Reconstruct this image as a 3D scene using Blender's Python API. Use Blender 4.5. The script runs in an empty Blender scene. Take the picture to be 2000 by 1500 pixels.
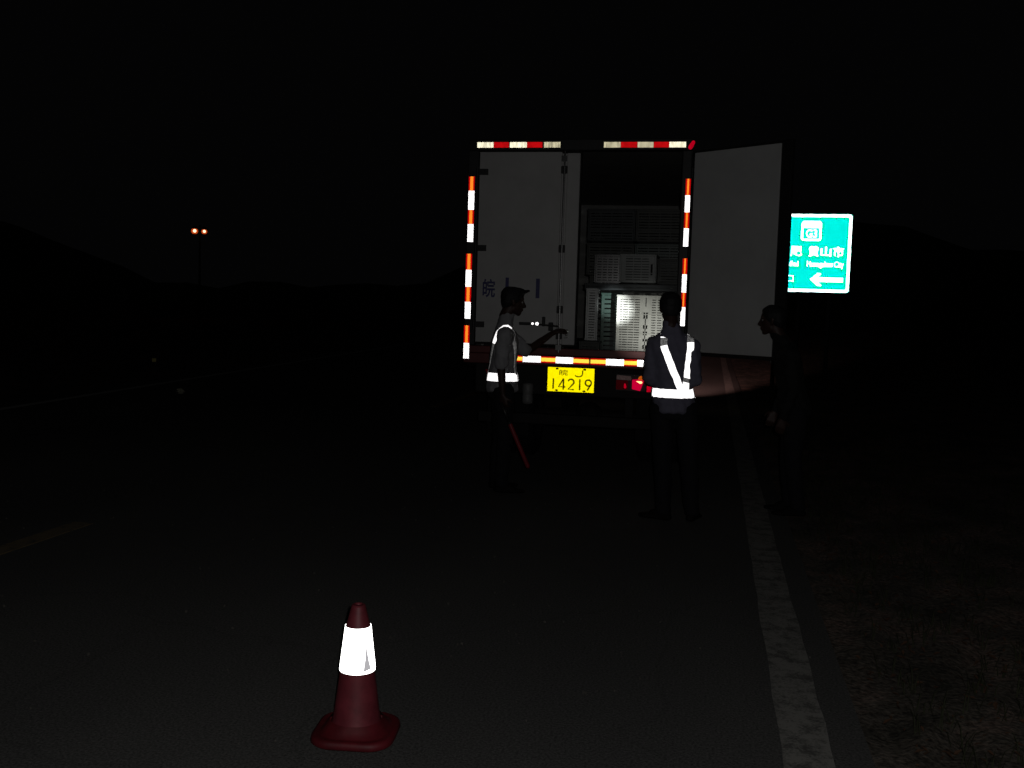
import bpy, bmesh, math, random
from mathutils import Vector, Matrix, Euler
from mathutils.bvhtree import BVHTree
random.seed(7)
R = math.radians
sc = bpy.context.scene
COL = sc.collection

# ---------------------------------------------------------------- camera
YAW, PITCH, ROLL = 11.3, 4.35, 1.7
y_, p_, r_ = R(YAW), R(PITCH), R(ROLL)
fwd = Vector((-math.sin(y_)*math.cos(p_), math.cos(y_)*math.cos(p_), -math.sin(p_)))
rt = Vector((math.cos(y_), math.sin(y_), 0)); up = rt.cross(fwd)
rt2 = rt*math.cos(r_)+up*math.sin(r_); up2 = up*math.cos(r_)-rt*math.sin(r_)
cd = bpy.data.cameras.new('camera'); cam = bpy.data.objects.new('camera', cd); COL.objects.link(cam)
cd.sensor_width = 36; cd.lens = 36*1944/2000; cd.clip_start = .05; cd.clip_end = 2000
cam.matrix_world = Matrix((( rt2.x, up2.x, -fwd.x, 0), (rt2.y, up2.y, -fwd.y, 0), (rt2.z, up2.z, -fwd.z, 1.6), (0,0,0,1)))
sc.camera = cam

# ---------------------------------------------------------------- night sky
w = bpy.data.worlds.new('World'); sc.world = w; w.use_nodes = True
bg = w.node_tree.nodes['Background']
bg.inputs['Color'].default_value = (.80,.80,.86,1); bg.inputs['Strength'].default_value = .0012
sc.view_settings.view_transform = 'Standard'; sc.view_settings.look = 'None'
sc.view_settings.exposure = 0; sc.view_settings.gamma = 1

# ---------------------------------------------------------------- the camera's flash: the light of the photograph
FLASH_W = 95
def lamp(name, kind, loc, W, color=(1,1,1), radius=.01, target=None, size=60, blend=.5, parent=None):
    l = bpy.data.lights.new(name, kind); l.energy = W; l.color = color; l.shadow_soft_size = radius
    o = bpy.data.objects.new(name, l); COL.objects.link(o)
    if kind == 'SPOT': l.spot_size = R(size); l.spot_blend = blend
    o.location = loc
    if target is not None:
        o.rotation_euler = (Vector(target)-Vector(loc)).to_track_quat('-Z','Y').to_euler()
    if parent is not None:
        o.location = Vector(loc)-parent.location; o.parent = parent
    return o
lamp('flash', 'POINT', (.045,0,1.645), FLASH_W, (1,.98,.96), .012)

# ---------------------------------------------------------------- materials
def newmat(name):
    m = bpy.data.materials.new(name); m.use_nodes = True
    nt = m.node_tree; nt.nodes.clear()
    out = nt.nodes.new('ShaderNodeOutputMaterial')
    return m, nt, out
def N(nt, t, **kw):
    n = nt.nodes.new(t)
    for k, v in kw.items():
        if k in n.inputs: n.inputs[k].default_value = v
        else: setattr(n, k, v)
    return n
def plain(name, c, rough=.6, var=.15, scale=12, metal=0, bump=0, c2=None, spec=.5):
    m, nt, out = newmat(name)
    b = N(nt, 'ShaderNodeBsdfPrincipled', Roughness=rough, Metallic=metal)
    b.inputs['Specular IOR Level'].default_value = spec
    tc = N(nt, 'ShaderNodeTexCoord'); no = N(nt, 'ShaderNodeTexNoise', Scale=scale, Detail=6.0, Roughness=.65)
    nt.links.new(tc.outputs['Object'], no.inputs['Vector'])
    cr = N(nt, 'ShaderNodeValToRGB')
    c2 = c2 or tuple(x*(1-var) for x in c)
    cr.color_ramp.elements[0].position = .3; cr.color_ramp.elements[1].position = .7
    cr.color_ramp.elements[0].color = (*c2,1); cr.color_ramp.elements[1].color = (*[min(1,x*(1+var)) for x in c],1)
    nt.links.new(no.outputs['Fac'], cr.inputs['Fac']); nt.links.new(cr.outputs['Color'], b.inputs['Base Color'])
    if bump:
        n2 = N(nt, 'ShaderNodeTexNoise', Scale=scale*4, Detail=5.0)
        nt.links.new(tc.outputs['Object'], n2.inputs['Vector'])
        bp = N(nt, 'ShaderNodeBump', Strength=bump, Distance=.01)
        nt.links.new(n2.outputs['Fac'], bp.inputs['Height']); nt.links.new(bp.outputs['Normal'], b.inputs['Normal'])
    nt.links.new(b.outputs['BSDF'], out.inputs['Surface'])
    return m
def retro(name, c, rough=.25, fac=.9, base=None, var=0, scale=60, stretch=(1,1,1), steep=None):
    """retroreflective sheeting: a lobe that sends light back where it came from, over a diffuse base"""
    m, nt, out = newmat(name)
    g = N(nt, 'ShaderNodeBsdfGlossy', Roughness=rough); g.inputs['Color'].default_value = (*c,1)
    geo = N(nt, 'ShaderNodeNewGeometry'); nt.links.new(geo.outputs['Incoming'], g.inputs['Normal'])
    d = N(nt, 'ShaderNodeBsdfDiffuse'); d.inputs['Color'].default_value = (*(base or c),1)
    mx = N(nt, 'ShaderNodeMixShader'); mx.inputs[0].default_value = fac
    nt.links.new(d.outputs[0], mx.inputs[1]); nt.links.new(g.outputs[0], mx.inputs[2])
    if var:
        tc = N(nt, 'ShaderNodeTexCoord'); mp = N(nt, 'ShaderNodeMapping'); mp.inputs['Scale'].default_value = stretch
        no = N(nt, 'ShaderNodeTexNoise', Scale=scale, Detail=4.0)
        nt.links.new(tc.outputs['Object'], mp.inputs[0]); nt.links.new(mp.outputs[0], no.inputs['Vector'])
        mr = N(nt, 'ShaderNodeMapRange'); mr.inputs['From Min'].default_value = .35; mr.inputs['From Max'].default_value = .65
        mr.inputs['To Min'].default_value = fac*(1-var); mr.inputs['To Max'].default_value = fac
        nt.links.new(no.outputs['Fac'], mr.inputs[0]); nt.links.new(mr.outputs[0], mx.inputs[0])
    if steep:   # sheeting loses its return when the light meets it at a steep angle
        dt = N(nt, 'ShaderNodeVectorMath', operation='DOT_PRODUCT'); nt.links.new(geo.outputs['Normal'], dt.inputs[0]); nt.links.new(geo.outputs['Incoming'], dt.inputs[1])
        ab = N(nt, 'ShaderNodeMath', operation='ABSOLUTE'); nt.links.new(dt.outputs['Value'], ab.inputs[0])
        m2 = N(nt, 'ShaderNodeMapRange', interpolation_type='SMOOTHSTEP'); m2.inputs['From Min'].default_value = steep[0]; m2.inputs['From Max'].default_value = steep[1]
        nt.links.new(ab.outputs[0], m2.inputs[0]); mm = N(nt, 'ShaderNodeMath', operation='MULTIPLY'); nt.links.new(m2.outputs[0], mm.inputs[0])
        if var: nt.links.new(mr.outputs[0], mm.inputs[1])
        else: mm.inputs[1].default_value = fac
        nt.links.new(mm.outputs[0], mx.inputs[0])
    nt.links.new(mx.outputs[0], out.inputs['Surface'])
    return m
def glow(name, c, s):
    m, nt, out = newmat(name)
    e = N(nt, 'ShaderNodeEmission', Strength=s); e.inputs['Color'].default_value = (*c,1)
    nt.links.new(e.outputs[0], out.inputs['Surface']); return m

def backscatter(nt, b, col, out, k):
    '''rough mineral surfaces send part of the light back to its source'''
    g = N(nt, 'ShaderNodeBsdfGlossy', Roughness=.45); g.inputs['Color'].default_value = (1,1,.97,1)
    geo = N(nt, 'ShaderNodeNewGeometry'); nt.links.new(geo.outputs['Incoming'], g.inputs['Normal'])
    ms = N(nt, 'ShaderNodeMixShader'); sc_ = N(nt, 'ShaderNodeMath', operation='MULTIPLY'); sc_.inputs[1].default_value = k
    bw = N(nt, 'ShaderNodeRGBToBW'); nt.links.new(col, bw.inputs[0]); nt.links.new(bw.outputs[0], sc_.inputs[0]); nt.links.new(sc_.outputs[0], ms.inputs[0])
    nt.links.new(b.outputs[0], ms.inputs[1]); nt.links.new(g.outputs[0], ms.inputs[2]); nt.links.new(ms.outputs[0], out.inputs['Surface'])
def asphalt_mat():
    m, nt, out = newmat('asphalt')
    b = N(nt, 'ShaderNodeBsdfPrincipled', Roughness=.85); b.inputs['Specular IOR Level'].default_value = .25
    tc = N(nt, 'ShaderNodeTexCoord')
    big = N(nt, 'ShaderNodeTexNoise', Scale=.5, Detail=5.0); fine = N(nt, 'ShaderNodeTexNoise', Scale=95.0, Detail=3.0, Roughness=.7)
    mp = N(nt, 'ShaderNodeMapping'); mp.inputs['Scale'].default_value = (1,.35,1)
    nt.links.new(tc.outputs['Object'], mp.inputs[0]); nt.links.new(mp.outputs[0], big.inputs['Vector'])
    nt.links.new(tc.outputs['Object'], fine.inputs['Vector'])
    c1 = N(nt, 'ShaderNodeValToRGB'); c1.color_ramp.elements[0].position=.3; c1.color_ramp.elements[1].position=.72
    c1.color_ramp.elements[0].color = (.046,.046,.047,1); c1.color_ramp.elements[1].color = (.070,.069,.067,1)
    nt.links.new(big.outputs['Fac'], c1.inputs['Fac'])
    c2 = N(nt, 'ShaderNodeValToRGB'); c2.color_ramp.elements[0].position=.32; c2.color_ramp.elements[1].position=.75
    c2.color_ramp.elements[0].color = (.45,.45,.45,1); c2.color_ramp.elements[1].color = (1.9,1.9,1.85,1)
    nt.links.new(fine.outputs['Fac'], c2.inputs['Fac'])
    mx = N(nt, 'ShaderNodeMixRGB', blend_type='MULTIPLY'); mx.inputs[0].default_value = 1
    nt.links.new(c1.outputs[0], mx.inputs[1]); nt.links.new(c2.outputs[0], mx.inputs[2])
    # hairline cracks
    vo = N(nt, 'ShaderNodeTexVoronoi', Scale=.55, feature='DISTANCE_TO_EDGE')
    wn = N(nt, 'ShaderNodeTexNoise', Scale=2.5, Detail=4.0); nt.links.new(tc.outputs['Object'], wn.inputs['Vector'])
    av = N(nt, 'ShaderNodeMixRGB', blend_type='ADD'); av.inputs[0].default_value=.35
    nt.links.new(tc.outputs['Object'], av.inputs[1]); nt.links.new(wn.outputs['Color'], av.inputs[2]); nt.links.new(av.outputs[0], vo.inputs['Vector'])
    c3 = N(nt, 'ShaderNodeValToRGB'); c3.color_ramp.elements[0].position=.002; c3.color_ramp.elements[1].position=.008
    c3.color_ramp.elements[0].color=(.88,.88,.88,1); c3.color_ramp.elements[1].color=(1,1,1,1)
    nt.links.new(vo.outputs['Distance'], c3.inputs['Fac'])
    m2 = N(nt, 'ShaderNodeMixRGB', blend_type='MULTIPLY'); m2.inputs[0].default_value=1
    nt.links.new(mx.outputs[0], m2.inputs[1]); nt.links.new(c3.outputs[0], m2.inputs[2]); nt.links.new(m2.outputs[0], b.inputs['Base Color'])
    bp = N(nt, 'ShaderNodeBump', Strength=.6, Distance=.006); nt.links.new(fine.outputs['Fac'], bp.inputs['Height']); nt.links.new(bp.outputs[0], b.inputs['Normal'])
    backscatter(nt, b, m2.outputs[0], out, .050); return m
def worn_paint(name, c, worn=(.05,.05,.05), thr=.47):
    m, nt, out = newmat(name)
    b = N(nt, 'ShaderNodeBsdfPrincipled', Roughness=.8); b.inputs['Specular IOR Level'].default_value=.2
    tc = N(nt, 'ShaderNodeTexCoord')
    a = N(nt, 'ShaderNodeTexNoise', Scale=9.0, Detail=9.0, Roughness=.75); f = N(nt, 'ShaderNodeTexNoise', Scale=120.0, Detail=2.0)
    nt.links.new(tc.outputs['Object'], a.inputs['Vector']); nt.links.new(tc.outputs['Object'], f.inputs['Vector'])
    ad = N(nt, 'ShaderNodeMath', operation='MULTIPLY_ADD'); ad.inputs[1].default_value=.35
    nt.links.new(f.outputs['Fac'], ad.inputs[0]); nt.links.new(a.outputs['Fac'], ad.inputs[2])
    cr = N(nt, 'ShaderNodeValToRGB'); e = cr.color_ramp.elements
    e[0].position = thr+.10; e[0].color=(*worn,1); e[1].position = thr+.26; e[1].color=(*c,1)
    nt.links.new(ad.outputs[0], cr.inputs['Fac']); nt.links.new(cr.outputs[0], b.inputs['Base Color'])
    backscatter(nt, b, cr.outputs[0], out, .045); return m
def soil_mat(k_=1.25):
    m, nt, out = newmat('soil')
    b = N(nt, 'ShaderNodeBsdfPrincipled', Roughness=1.0); b.inputs['Specular IOR Level'].default_value=.1
    tc = N(nt, 'ShaderNodeTexCoord'); a = N(nt, 'ShaderNodeTexNoise', Scale=1.6, Detail=8.0, Roughness=.7); f = N(nt, 'ShaderNodeTexNoise', Scale=45.0, Detail=4.0)
    nt.links.new(tc.outputs['Object'], a.inputs['Vector']); nt.links.new(tc.outputs['Object'], f.inputs['Vector'])
    cr = N(nt, 'ShaderNodeValToRGB'); e = cr.color_ramp.elements
    e[0].position=.35; e[0].color=(.042,.038,.028,1); e[1].position=.68; e[1].color=(.19,.095,.065,1)
    k = e.new(.5); k.color=(.085,.066,.048,1)
    nt.links.new(a.outputs['Fac'], cr.inputs['Fac'])
    c2 = N(nt, 'ShaderNodeValToRGB'); c2.color_ramp.elements[0].position=.3; c2.color_ramp.elements[1].position=.75
    c2.color_ramp.elements[0].color=(.4,.4,.4,1); c2.color_ramp.elements[1].color=(1.7,1.7,1.7,1); nt.links.new(f.outputs['Fac'], c2.inputs['Fac'])
    mx = N(nt, 'ShaderNodeMixRGB', blend_type='MULTIPLY'); mx.inputs[0].default_value=1
    nt.links.new(cr.outputs[0], mx.inputs[1]); nt.links.new(c2.outputs[0], mx.inputs[2]); nt.links.new(mx.outputs[0], b.inputs['Base Color'])
    bp = N(nt, 'ShaderNodeBump', Strength=.8, Distance=.02); nt.links.new(f.outputs['Fac'], bp.inputs['Height']); nt.links.new(bp.outputs[0], b.inputs['Normal'])
    backscatter(nt, b, mx.outputs[0], out, .05); return m

M = dict(
 asphalt=asphalt_mat(), soil=soil_mat(),
 white_line=worn_paint('white_line', (.19,.185,.165), (.075,.073,.068)), yellow_line=worn_paint('yellow_line', (.17,.11,.028), thr=.42),
 pale_line=worn_paint('pale_line', (.32,.32,.30), thr=.25),
 white_panel=plain('white_panel', (.56,.56,.555), .45, .10, 2.5), door_inner=plain('door_inner', (.60,.61,.61), .5, .09, 2.2),
 dark_steel=plain('dark_steel', (.025,.025,.026), .55, .3), chassis=plain('chassis', (.016,.015,.015), .8, .3, bump=.3),
 red_steel=plain('red_steel', (.16,.035,.035), .5, .25, 6), rubber=plain('rubber', (.010,.010,.010), .85, .2),
 chrome=plain('chrome', (.6,.6,.6), .22, .1, 30, metal=1), blue_paint=plain('blue_paint', (.055,.055,.19), .5, .1),
 interior=plain('interior', (.30,.30,.29), .6, .15, 3), plywood=plain('plywood', (.11,.085,.06), .8, .3, 5),
 grey_can=plain('grey_can', (.20,.20,.20), .5, .15), cab=plain('cab', (.35,.37,.42), .3, .05), glass=plain('glass', (.02,.02,.025), .08, .1),
 tape_white=retro('tape_white', (1,.98,1), .25, .85), tape_red=retro('tape_red', (1,.26,.02), .25, .62),
 tape_red_glow_rim=retro('tape_red_glow_rim', (1,.004,.004), .27, .40, (.4,.02,.02)),  # weaker red rim painted as glow fading around the overexposed orange core
 tape_bottom=retro('tape_bottom', (1,.62,.06), .25, .75),  # red tape's core coloured yellow to imitate overexposure
 tape_cream=retro('tape_cream', (1,.95,.70), .245, .72, (.6,.55,.4), .45, 25, (3,1,.6)),
 tape_cream_dim=retro('tape_cream_dim', (1,.93,.62), .27, .52, (.5,.45,.3), .55, 30, (3,1,.6)),
 tape_red_dull=retro('tape_red_dull', (1,.006,.01), .30, .62, (.4,.02,.02), .3, 30),
 plate=retro('plate', (1,.86,.0), .27, .85, (.8,.6,.02), .12, 40), ink=plain('ink', (.10,.035,.0), .6, .1),
 lens_red=retro('lens_red', (1,.0,.03), .30, .55, (.4,.01,.02), .3, 60), lens_dim=retro('lens_dim', (1,.02,.05), .30, .02, (.12,.01,.015), .5, 80),
 lens_clear=retro('lens_clear', (1,.7,.65), .3, .03, (.3,.2,.2), .5, 80), lens_amber=retro('lens_amber', (1,.18,.01), .28, .55, (.5,.15,.02), .6, 120),
 bulb=glow('bulb', (1,.55,.2), 2.2), tail_red=glow('tail_red', (1,.0,.06), .55),
 vest_silver=retro('vest_silver', (1,.985,1), .26, .8, (.35,.35,.35), .12, 25, steep=(.06,.42)), vest_dull=retro('vest_dull', (.9,.9,.9), .34, .22, (.16,.16,.16), .8, 90, steep=(.2,.7)),
 sign_green=retro('sign_green', (.0,.58,.52), .163, .95, (.0,.25,.15), .07, 6), sign_white=retro('sign_white', (1,1,1), .155, .95), sign_back=plain('sign_back', (.03,.03,.03), .7),
 sign_red=retro('sign_red', (1,.55,.6), .17, .8),
 cone_red=plain('cone_red', (.20,.028,.040), .55, .3, 14), cone_base=plain('cone_base', (.13,.008,.014), .6, .4, 10), cone_collar=retro('cone_collar', (1,1,1), .3, .9),
 collar_fold=retro('collar_fold', (.8,.8,.85), .47, .6, (.5,.5,.5)),
 skin=plain('skin', (.055,.026,.020), .55, .1), hair=plain('hair', (.012,.012,.014), .7, .2), cap=plain('cap', (.014,.014,.017), .8, .2),
 shirt=plain('shirt', (.37,.37,.39), .9, .12, 14, bump=.3), vest_cloth=plain('vest_cloth', (.20,.195,.27), .9, .15, 20),
 dark_shirt=plain('dark_shirt', (.010,.010,.010), .9, .2), trousers=plain('trousers', (.008,.008,.011), .9, .2, bump=.3), shoe=plain('shoe', (.012,.011,.011), .8, .2, spec=.15),
 eye=plain('eye', (.3,.3,.3), .2), torch_body=plain('torch_body', (.02,.02,.02), .4), torch_lens=glow('torch_lens', (1,.98,.92), 6),
 baton=plain('baton', (.30,.02,.03), .5, .1),
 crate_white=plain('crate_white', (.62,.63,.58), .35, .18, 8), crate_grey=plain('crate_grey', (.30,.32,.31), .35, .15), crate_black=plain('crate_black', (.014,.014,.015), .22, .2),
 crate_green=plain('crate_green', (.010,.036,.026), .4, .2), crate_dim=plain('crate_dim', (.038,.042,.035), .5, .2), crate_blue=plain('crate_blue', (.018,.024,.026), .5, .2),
 lamp_white=glow('lamp_white', (1,.66,.40), 2.2), lamp_halo=glow('lamp_halo', (1,.12,.015), .5), pole=plain('pole', (.004,.004,.004), .9, spec=.05),
 grit=plain('grit', (.085,.08,.07), .9, .5, 9), litter=plain('litter', (.55,.55,.42), .8, .2, 40), delin=retro('delin', (.9,.8,.3), .3, .02), delin_post=plain('delin_post', (.05,.05,.05), .7),
 leaf=plain('leaf', (.075,.036,.018), .9, .4, 3), grass=plain('grass', (.032,.036,.016), .9, .4, 2), bush=plain('bush', (.05,.07,.03), .9, .4, 2),
 head_glow=glow('head_glow', (1,.75,.5), 2),
)

# ---------------------------------------------------------------- mesh helpers
def tag(o, label=None, cat=None, group=None, kind=None):
    if label: o['label'] = label
    if cat: o['category'] = cat
    if group: o['group'] = group
    if kind: o['kind'] = kind
    return o
def thing(name, label, cat, loc=(0,0,0), group=None):
    o = bpy.data.objects.new(name, None); COL.objects.link(o); o.location = loc; o.empty_display_size = .1
    return tag(o, label, cat, group)
def obj(name, bm, mats, parent=None, smooth=False, label=None, local=False):
    """link bm (world coordinates) as ONE mesh object; parents here never carry a rotation when local is False"""
    me = bpy.data.meshes.new(name)
    if parent is not None and not local:
        off = wloc(parent)
        for v in bm.verts: v.co -= off
    bm.normal_update(); bm.to_mesh(me); bm.free()
    for m in (mats if isinstance(mats, (list,tuple)) else [mats]): me.materials.append(m)
    if smooth:
        for p in me.polygons: p.use_smooth = True
    o = bpy.data.objects.new(name, me); COL.objects.link(o)
    if parent is not None: o.parent = parent
    if label: o['label'] = label
    return o
def wloc(o):
    v = Vector(o.location)
    return v if o.parent is None else v + wloc(o.parent)
def BM(): return bmesh.new()
def face(bm, vs, mi=0):
    try: f = bm.faces.new(vs); f.material_index = mi; return f
    except ValueError: return None
def prism(bm, pts, ext, mi=0):
    """closed prism: polygon pts extruded by the vector ext"""
    ext = Vector(ext); a = [bm.verts.new(p) for p in pts]; b = [bm.verts.new(Vector(p)+ext) for p in pts]
    fs = [face(bm, a[::-1], mi), face(bm, b, mi)]
    n = len(pts)
    for i in range(n): fs.append(face(bm, [a[i], a[(i+1)%n], b[(i+1)%n], b[i]], mi))
    bmesh.ops.recalc_face_normals(bm, faces=[f for f in fs if f])
def box(bm, x0, x1, y0, y1, z0, z1, mi=0, M_=None):
    pts = [(x0,y0,z0),(x1,y0,z0),(x1,y1,z0),(x0,y1,z0)]
    if M_ is not None: 
        e = M_.to_3x3()@Vector((0,0,z1-z0)); prism(bm, [M_@Vector(p) for p in pts], e, mi)
    else: prism(bm, pts, (0,0,z1-z0), mi)
def rbox(bm, x0, x1, y0, y1, z0, z1, bev=.005, mi=0, M_=None):
    t = bmesh.new(); box(t, x0,x1,y0,y1,z0,z1)
    bmesh.ops.bevel(t, geom=t.edges[:], offset=bev, segments=2, affect='EDGES', profile=.5)
    merge(bm, t, mi, M_)
def merge(bm, t, mi=0, M_=None):
    vm = {}
    for v in t.verts: vm[v] = bm.verts.new(M_@v.co if M_ is not None else v.co)
    for f in t.faces:
        g = face(bm, [vm[v] for v in f.verts], mi)
        if g: g.smooth = f.smooth
    t.free()
def lathe(bm, prof, axis0, axis=(0,0,1), n=24, mi=0, caps=True):
    """prof: (radius, height) list along axis from axis0"""
    ax = Vector(axis).normalized(); q = Vector((0,0,1)).rotation_difference(ax); rings = []
    for r, h in prof:
        rings.append([bm.verts.new(Vector(axis0)+q@Vector((r*math.cos(2*math.pi*i/n), r*math.sin(2*math.pi*i/n), h))) for i in range(n)])
    for a, b in zip(rings, rings[1:]):
        for i in range(n): face(bm, [a[i], a[(i+1)%n], b[(i+1)%n], b[i]], mi)
    if caps: face(bm, rings[0][::-1], mi); face(bm, rings[-1], mi)
def rod(bm, a, b, r, n=12, mi=0, r2=None):
    a = Vector(a); b = Vector(b); lathe(bm, [(r,0),(r2 if r2 is not None else r,(b-a).length)], a, b-a, n, mi)
def ell_pts(c, r, n1=7, n2=12):
    c = Vector(c); P = []
    if not hasattr(r, '__len__'): r = (r,r,r)
    for i in range(n1+1):
        t = math.pi*i/n1
        for j in range(n2 if 0 < i < n1 else 1):
            p = 2*math.pi*j/n2
            P.append(c+Vector((r[0]*math.sin(t)*math.cos(p), r[1]*math.sin(t)*math.sin(p), r[2]*math.cos(t))))
    return P
def hull(bm, ells):
    t = bmesh.new()
    for c, r in ells:
        for p in ell_pts(c, r): t.verts.new(p)
    res = bmesh.ops.convex_hull(t, input=t.verts[:])
    bmesh.ops.delete(t, geom=[v for v in t.verts if not v.link_faces], context='VERTS')
    merge(bm, t)
def blend(bm, voxel, smooth=4):
    """fuse overlapping closed shapes into one continuous skin"""
    me = bpy.data.meshes.new('tmp'); bm.to_mesh(me); bm.free()
    o = bpy.data.objects.new('tmp', me); COL.objects.link(o)
    m = o.modifiers.new('r', 'REMESH'); m.mode = 'VOXEL'; m.voxel_size = voxel; m.adaptivity = 0
    s = o.modifiers.new('s', 'SMOOTH'); s.factor = .5; s.iterations = smooth
    dg = bpy.context.evaluated_depsgraph_get(); dg.update()
    ev = o.evaluated_get(dg); out = bmesh.new(); em = ev.to_mesh(); out.from_mesh(em); ev.to_mesh_clear()
    bpy.data.objects.remove(o); bpy.data.meshes.remove(me)
    return out
def text_bm(s, x0, x1, z0, z1, y, off=0.0, mi=0, bm=None, depth=.002, res=4):
    """lettering fitted to the rectangle x0..x1, z0..z1 in the plane at y, facing -Y"""
    cu = bpy.data.curves.new('t', 'FONT'); cu.body = s; cu.size = 1; cu.resolution_u = res; cu.offset = off
    o = bpy.data.objects.new('t', cu); COL.objects.link(o)
    dg = bpy.context.evaluated_depsgraph_get(); dg.update(); ev = o.evaluated_get(dg); me = ev.to_mesh()
    vs = [v.co.copy() for v in me.vertices]; fs = [tuple(p.vertices) for p in me.polygons]; ev.to_mesh_clear()
    bpy.data.objects.remove(o); bpy.data.curves.remove(cu)
    bm = bm or bmesh.new()
    if not vs: return bm
    ax, bx = min(v.x for v in vs), max(v.x for v in vs); az, bz = min(v.y for v in vs), max(v.y for v in vs)
    nv = [bm.verts.new((x0+(v.x-ax)/(bx-ax)*(x1-x0), y, z0+(v.y-az)/(bz-az)*(z1-z0))) for v in vs]
    for f in fs: face(bm, [nv[i] for i in f], mi)
    return bm
def stroke(bm, pts, wdt, y, mi=0, depth=.0):
    """flat stroke of constant width along a polyline in the XZ plane"""
    pts = [Vector((p[0],0,p[1])) for p in pts]; n = len(pts); L = []; Rr = []
    for i, p in enumerate(pts):
        d = (pts[min(i+1,n-1)]-pts[max(i-1,0)]).normalized(); s = Vector((-d.z,0,d.x))*wdt/2
        L.append(bm.verts.new((p.x+s.x, y, p.z+s.z))); Rr.append(bm.verts.new((p.x-s.x, y, p.z-s.z)))
    for i in range(n-1): face(bm, [L[i], Rr[i], Rr[i+1], L[i+1]], mi)
def arc(cx, cz, rx, rz, a0, a1, n=14):
    return [(cx+rx*math.cos(R(a0+(a1-a0)*i/n)), cz+rz*math.sin(R(a0+(a1-a0)*i/n))) for i in range(n+1)]

# ================================================================ SETTING
def sheet(name, x0, x1, y0, y1, z, mat, nx=1, ny=1, jitter=0):
    bm = BM(); g = [[bm.verts.new((x0+(x1-x0)*i/nx, y0+(y1-y0)*j/ny, z+(random.uniform(-jitter,jitter) if jitter and 0<i<nx and 0<j<ny else 0))) for i in range(nx+1)] for j in range(ny+1)]
    for j in range(ny):
        for i in range(nx): face(bm, [g[j][i], g[j][i+1], g[j+1][i+1], g[j+1][i]])
    return tag(obj(name, bm, mat, smooth=bool(jitter)), kind='structure')
sheet('ground', -900, 900, -300, 900, -.05, M['soil'])
def leftx(y): return -9.66-.1*(y-12.7)
bm = BM(); ys = [-60,0,6,12,20,30,45,70,110,180,300]
L = [bm.verts.new((leftx(y)-.6, y, 0)) for y in ys]; Q = [bm.verts.new((.64, y, 0)) for y in ys]
for i in range(len(ys)-1): face(bm, [L[i], Q[i], Q[i+1], L[i+1]])
tag(obj('road', bm, M['asphalt']), kind='structure')
sheet('verge', .64, 14, -10, 60, -.012, M['soil'], 110, 300, .028)
bm = BM()
ys = [-5+i*.25 for i in range(130)]+[30+i*5 for i in range(50)]
l = [bm.verts.new((.315+random.uniform(-.006,.006), y, .004)) for y in ys]; r = [bm.verts.new((.502+random.uniform(-.006,.006), y, .004)) for y in ys]
for i in range(len(ys)-1): face(bm, [l[i], r[i], r[i+1], l[i+1]])
tag(obj('edge_line', bm, M['white_line']), kind='structure')
bm = BM(); ys = [0,6,12,20,30,45,70,110,180]
l = [bm.verts.new((leftx(y)-.08, y, .004)) for y in ys]; r = [bm.verts.new((leftx(y)+.08, y, .004)) for y in ys]
for i in range(len(ys)-1): face(bm, [l[i], r[i], r[i+1], l[i+1]])
tag(obj('far_edge_line', bm, M['pale_line']), kind='structure')
bm = BM()
for k in range(-1, 8):
    y0 = .2+k*15; box(bm, -4.365, -4.215, y0, y0+6, .001, .005)
tag(obj('centre_line', bm, M['yellow_line']), kind='structure')

# dark wooded hills all round, uneven against the night sky
bm = BM(); n = 220; lo = []; hi_ = []; bk = []
for i in range(n):
    a = 2*math.pi*i/n; d = 260+40*math.sin(a*3)+25*math.sin(a*7+1)
    h = 18+9*math.sin(a*5+.6)+6*math.sin(a*11+2)+3*math.sin(a*23)+random.uniform(-1.2,1.2)
    lo.append(bm.verts.new((d*math.cos(a), d*math.sin(a), -1))); hi_.append(bm.verts.new(((d+45)*math.cos(a), (d+45)*math.sin(a), h))); bk.append(bm.verts.new(((d+120)*math.cos(a), (d+120)*math.sin(a), h*.8)))
for i in range(n):
    k = (i+1)%n; face(bm, [lo[i], lo[k], hi_[k], hi_[i]]); face(bm, [hi_[i], hi_[k], bk[k], bk[i]])
tag(obj('hills', bm, M['bush']), kind='structure')

# leaf litter and grass on the verge
bm = BM()
for k in range(2600):
    x = .72+abs(random.gauss(0,1.1))+.02; y = random.uniform(2.2,13)
    c = Vector((x,y,random.uniform(.0,.03))); e = Euler((random.uniform(-.7,.7), random.uniform(-.7,.7), random.uniform(0,6.3))).to_matrix()
    s = random.uniform(.008,.024); face(bm, [bm.verts.new(c+e@Vector(p)*s) for p in ((-1,0,0),(-.3,-.45,.15),(1,0,0),(-.3,.45,.15))])
tag(obj('fallen_leaves', bm, M['leaf']), 'dry brown leaves strewn over the dark soil right of the white edge line', 'leaves', kind='stuff')
bm = BM()
for k in range(420):
    x = random.uniform(-6,.6); y = 2.2+random.random()**1.6*10; s_ = random.uniform(.0025,.008)
    if (x+1.235)**2+(y-3.42)**2 < .05: continue
    t_ = BM(); bmesh.ops.create_icosphere(t_, subdivisions=1, radius=s_)
    for v in t_.verts: v.co *= random.uniform(.7,1.25)
    merge(bm, t_, 0, Matrix.Translation((x,y,s_*.5)))
tag(obj('road_grit', bm, M['grit']), 'tiny loose stones scattered over the dark asphalt lane', 'gravel', kind='stuff')
bm = BM()
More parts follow.
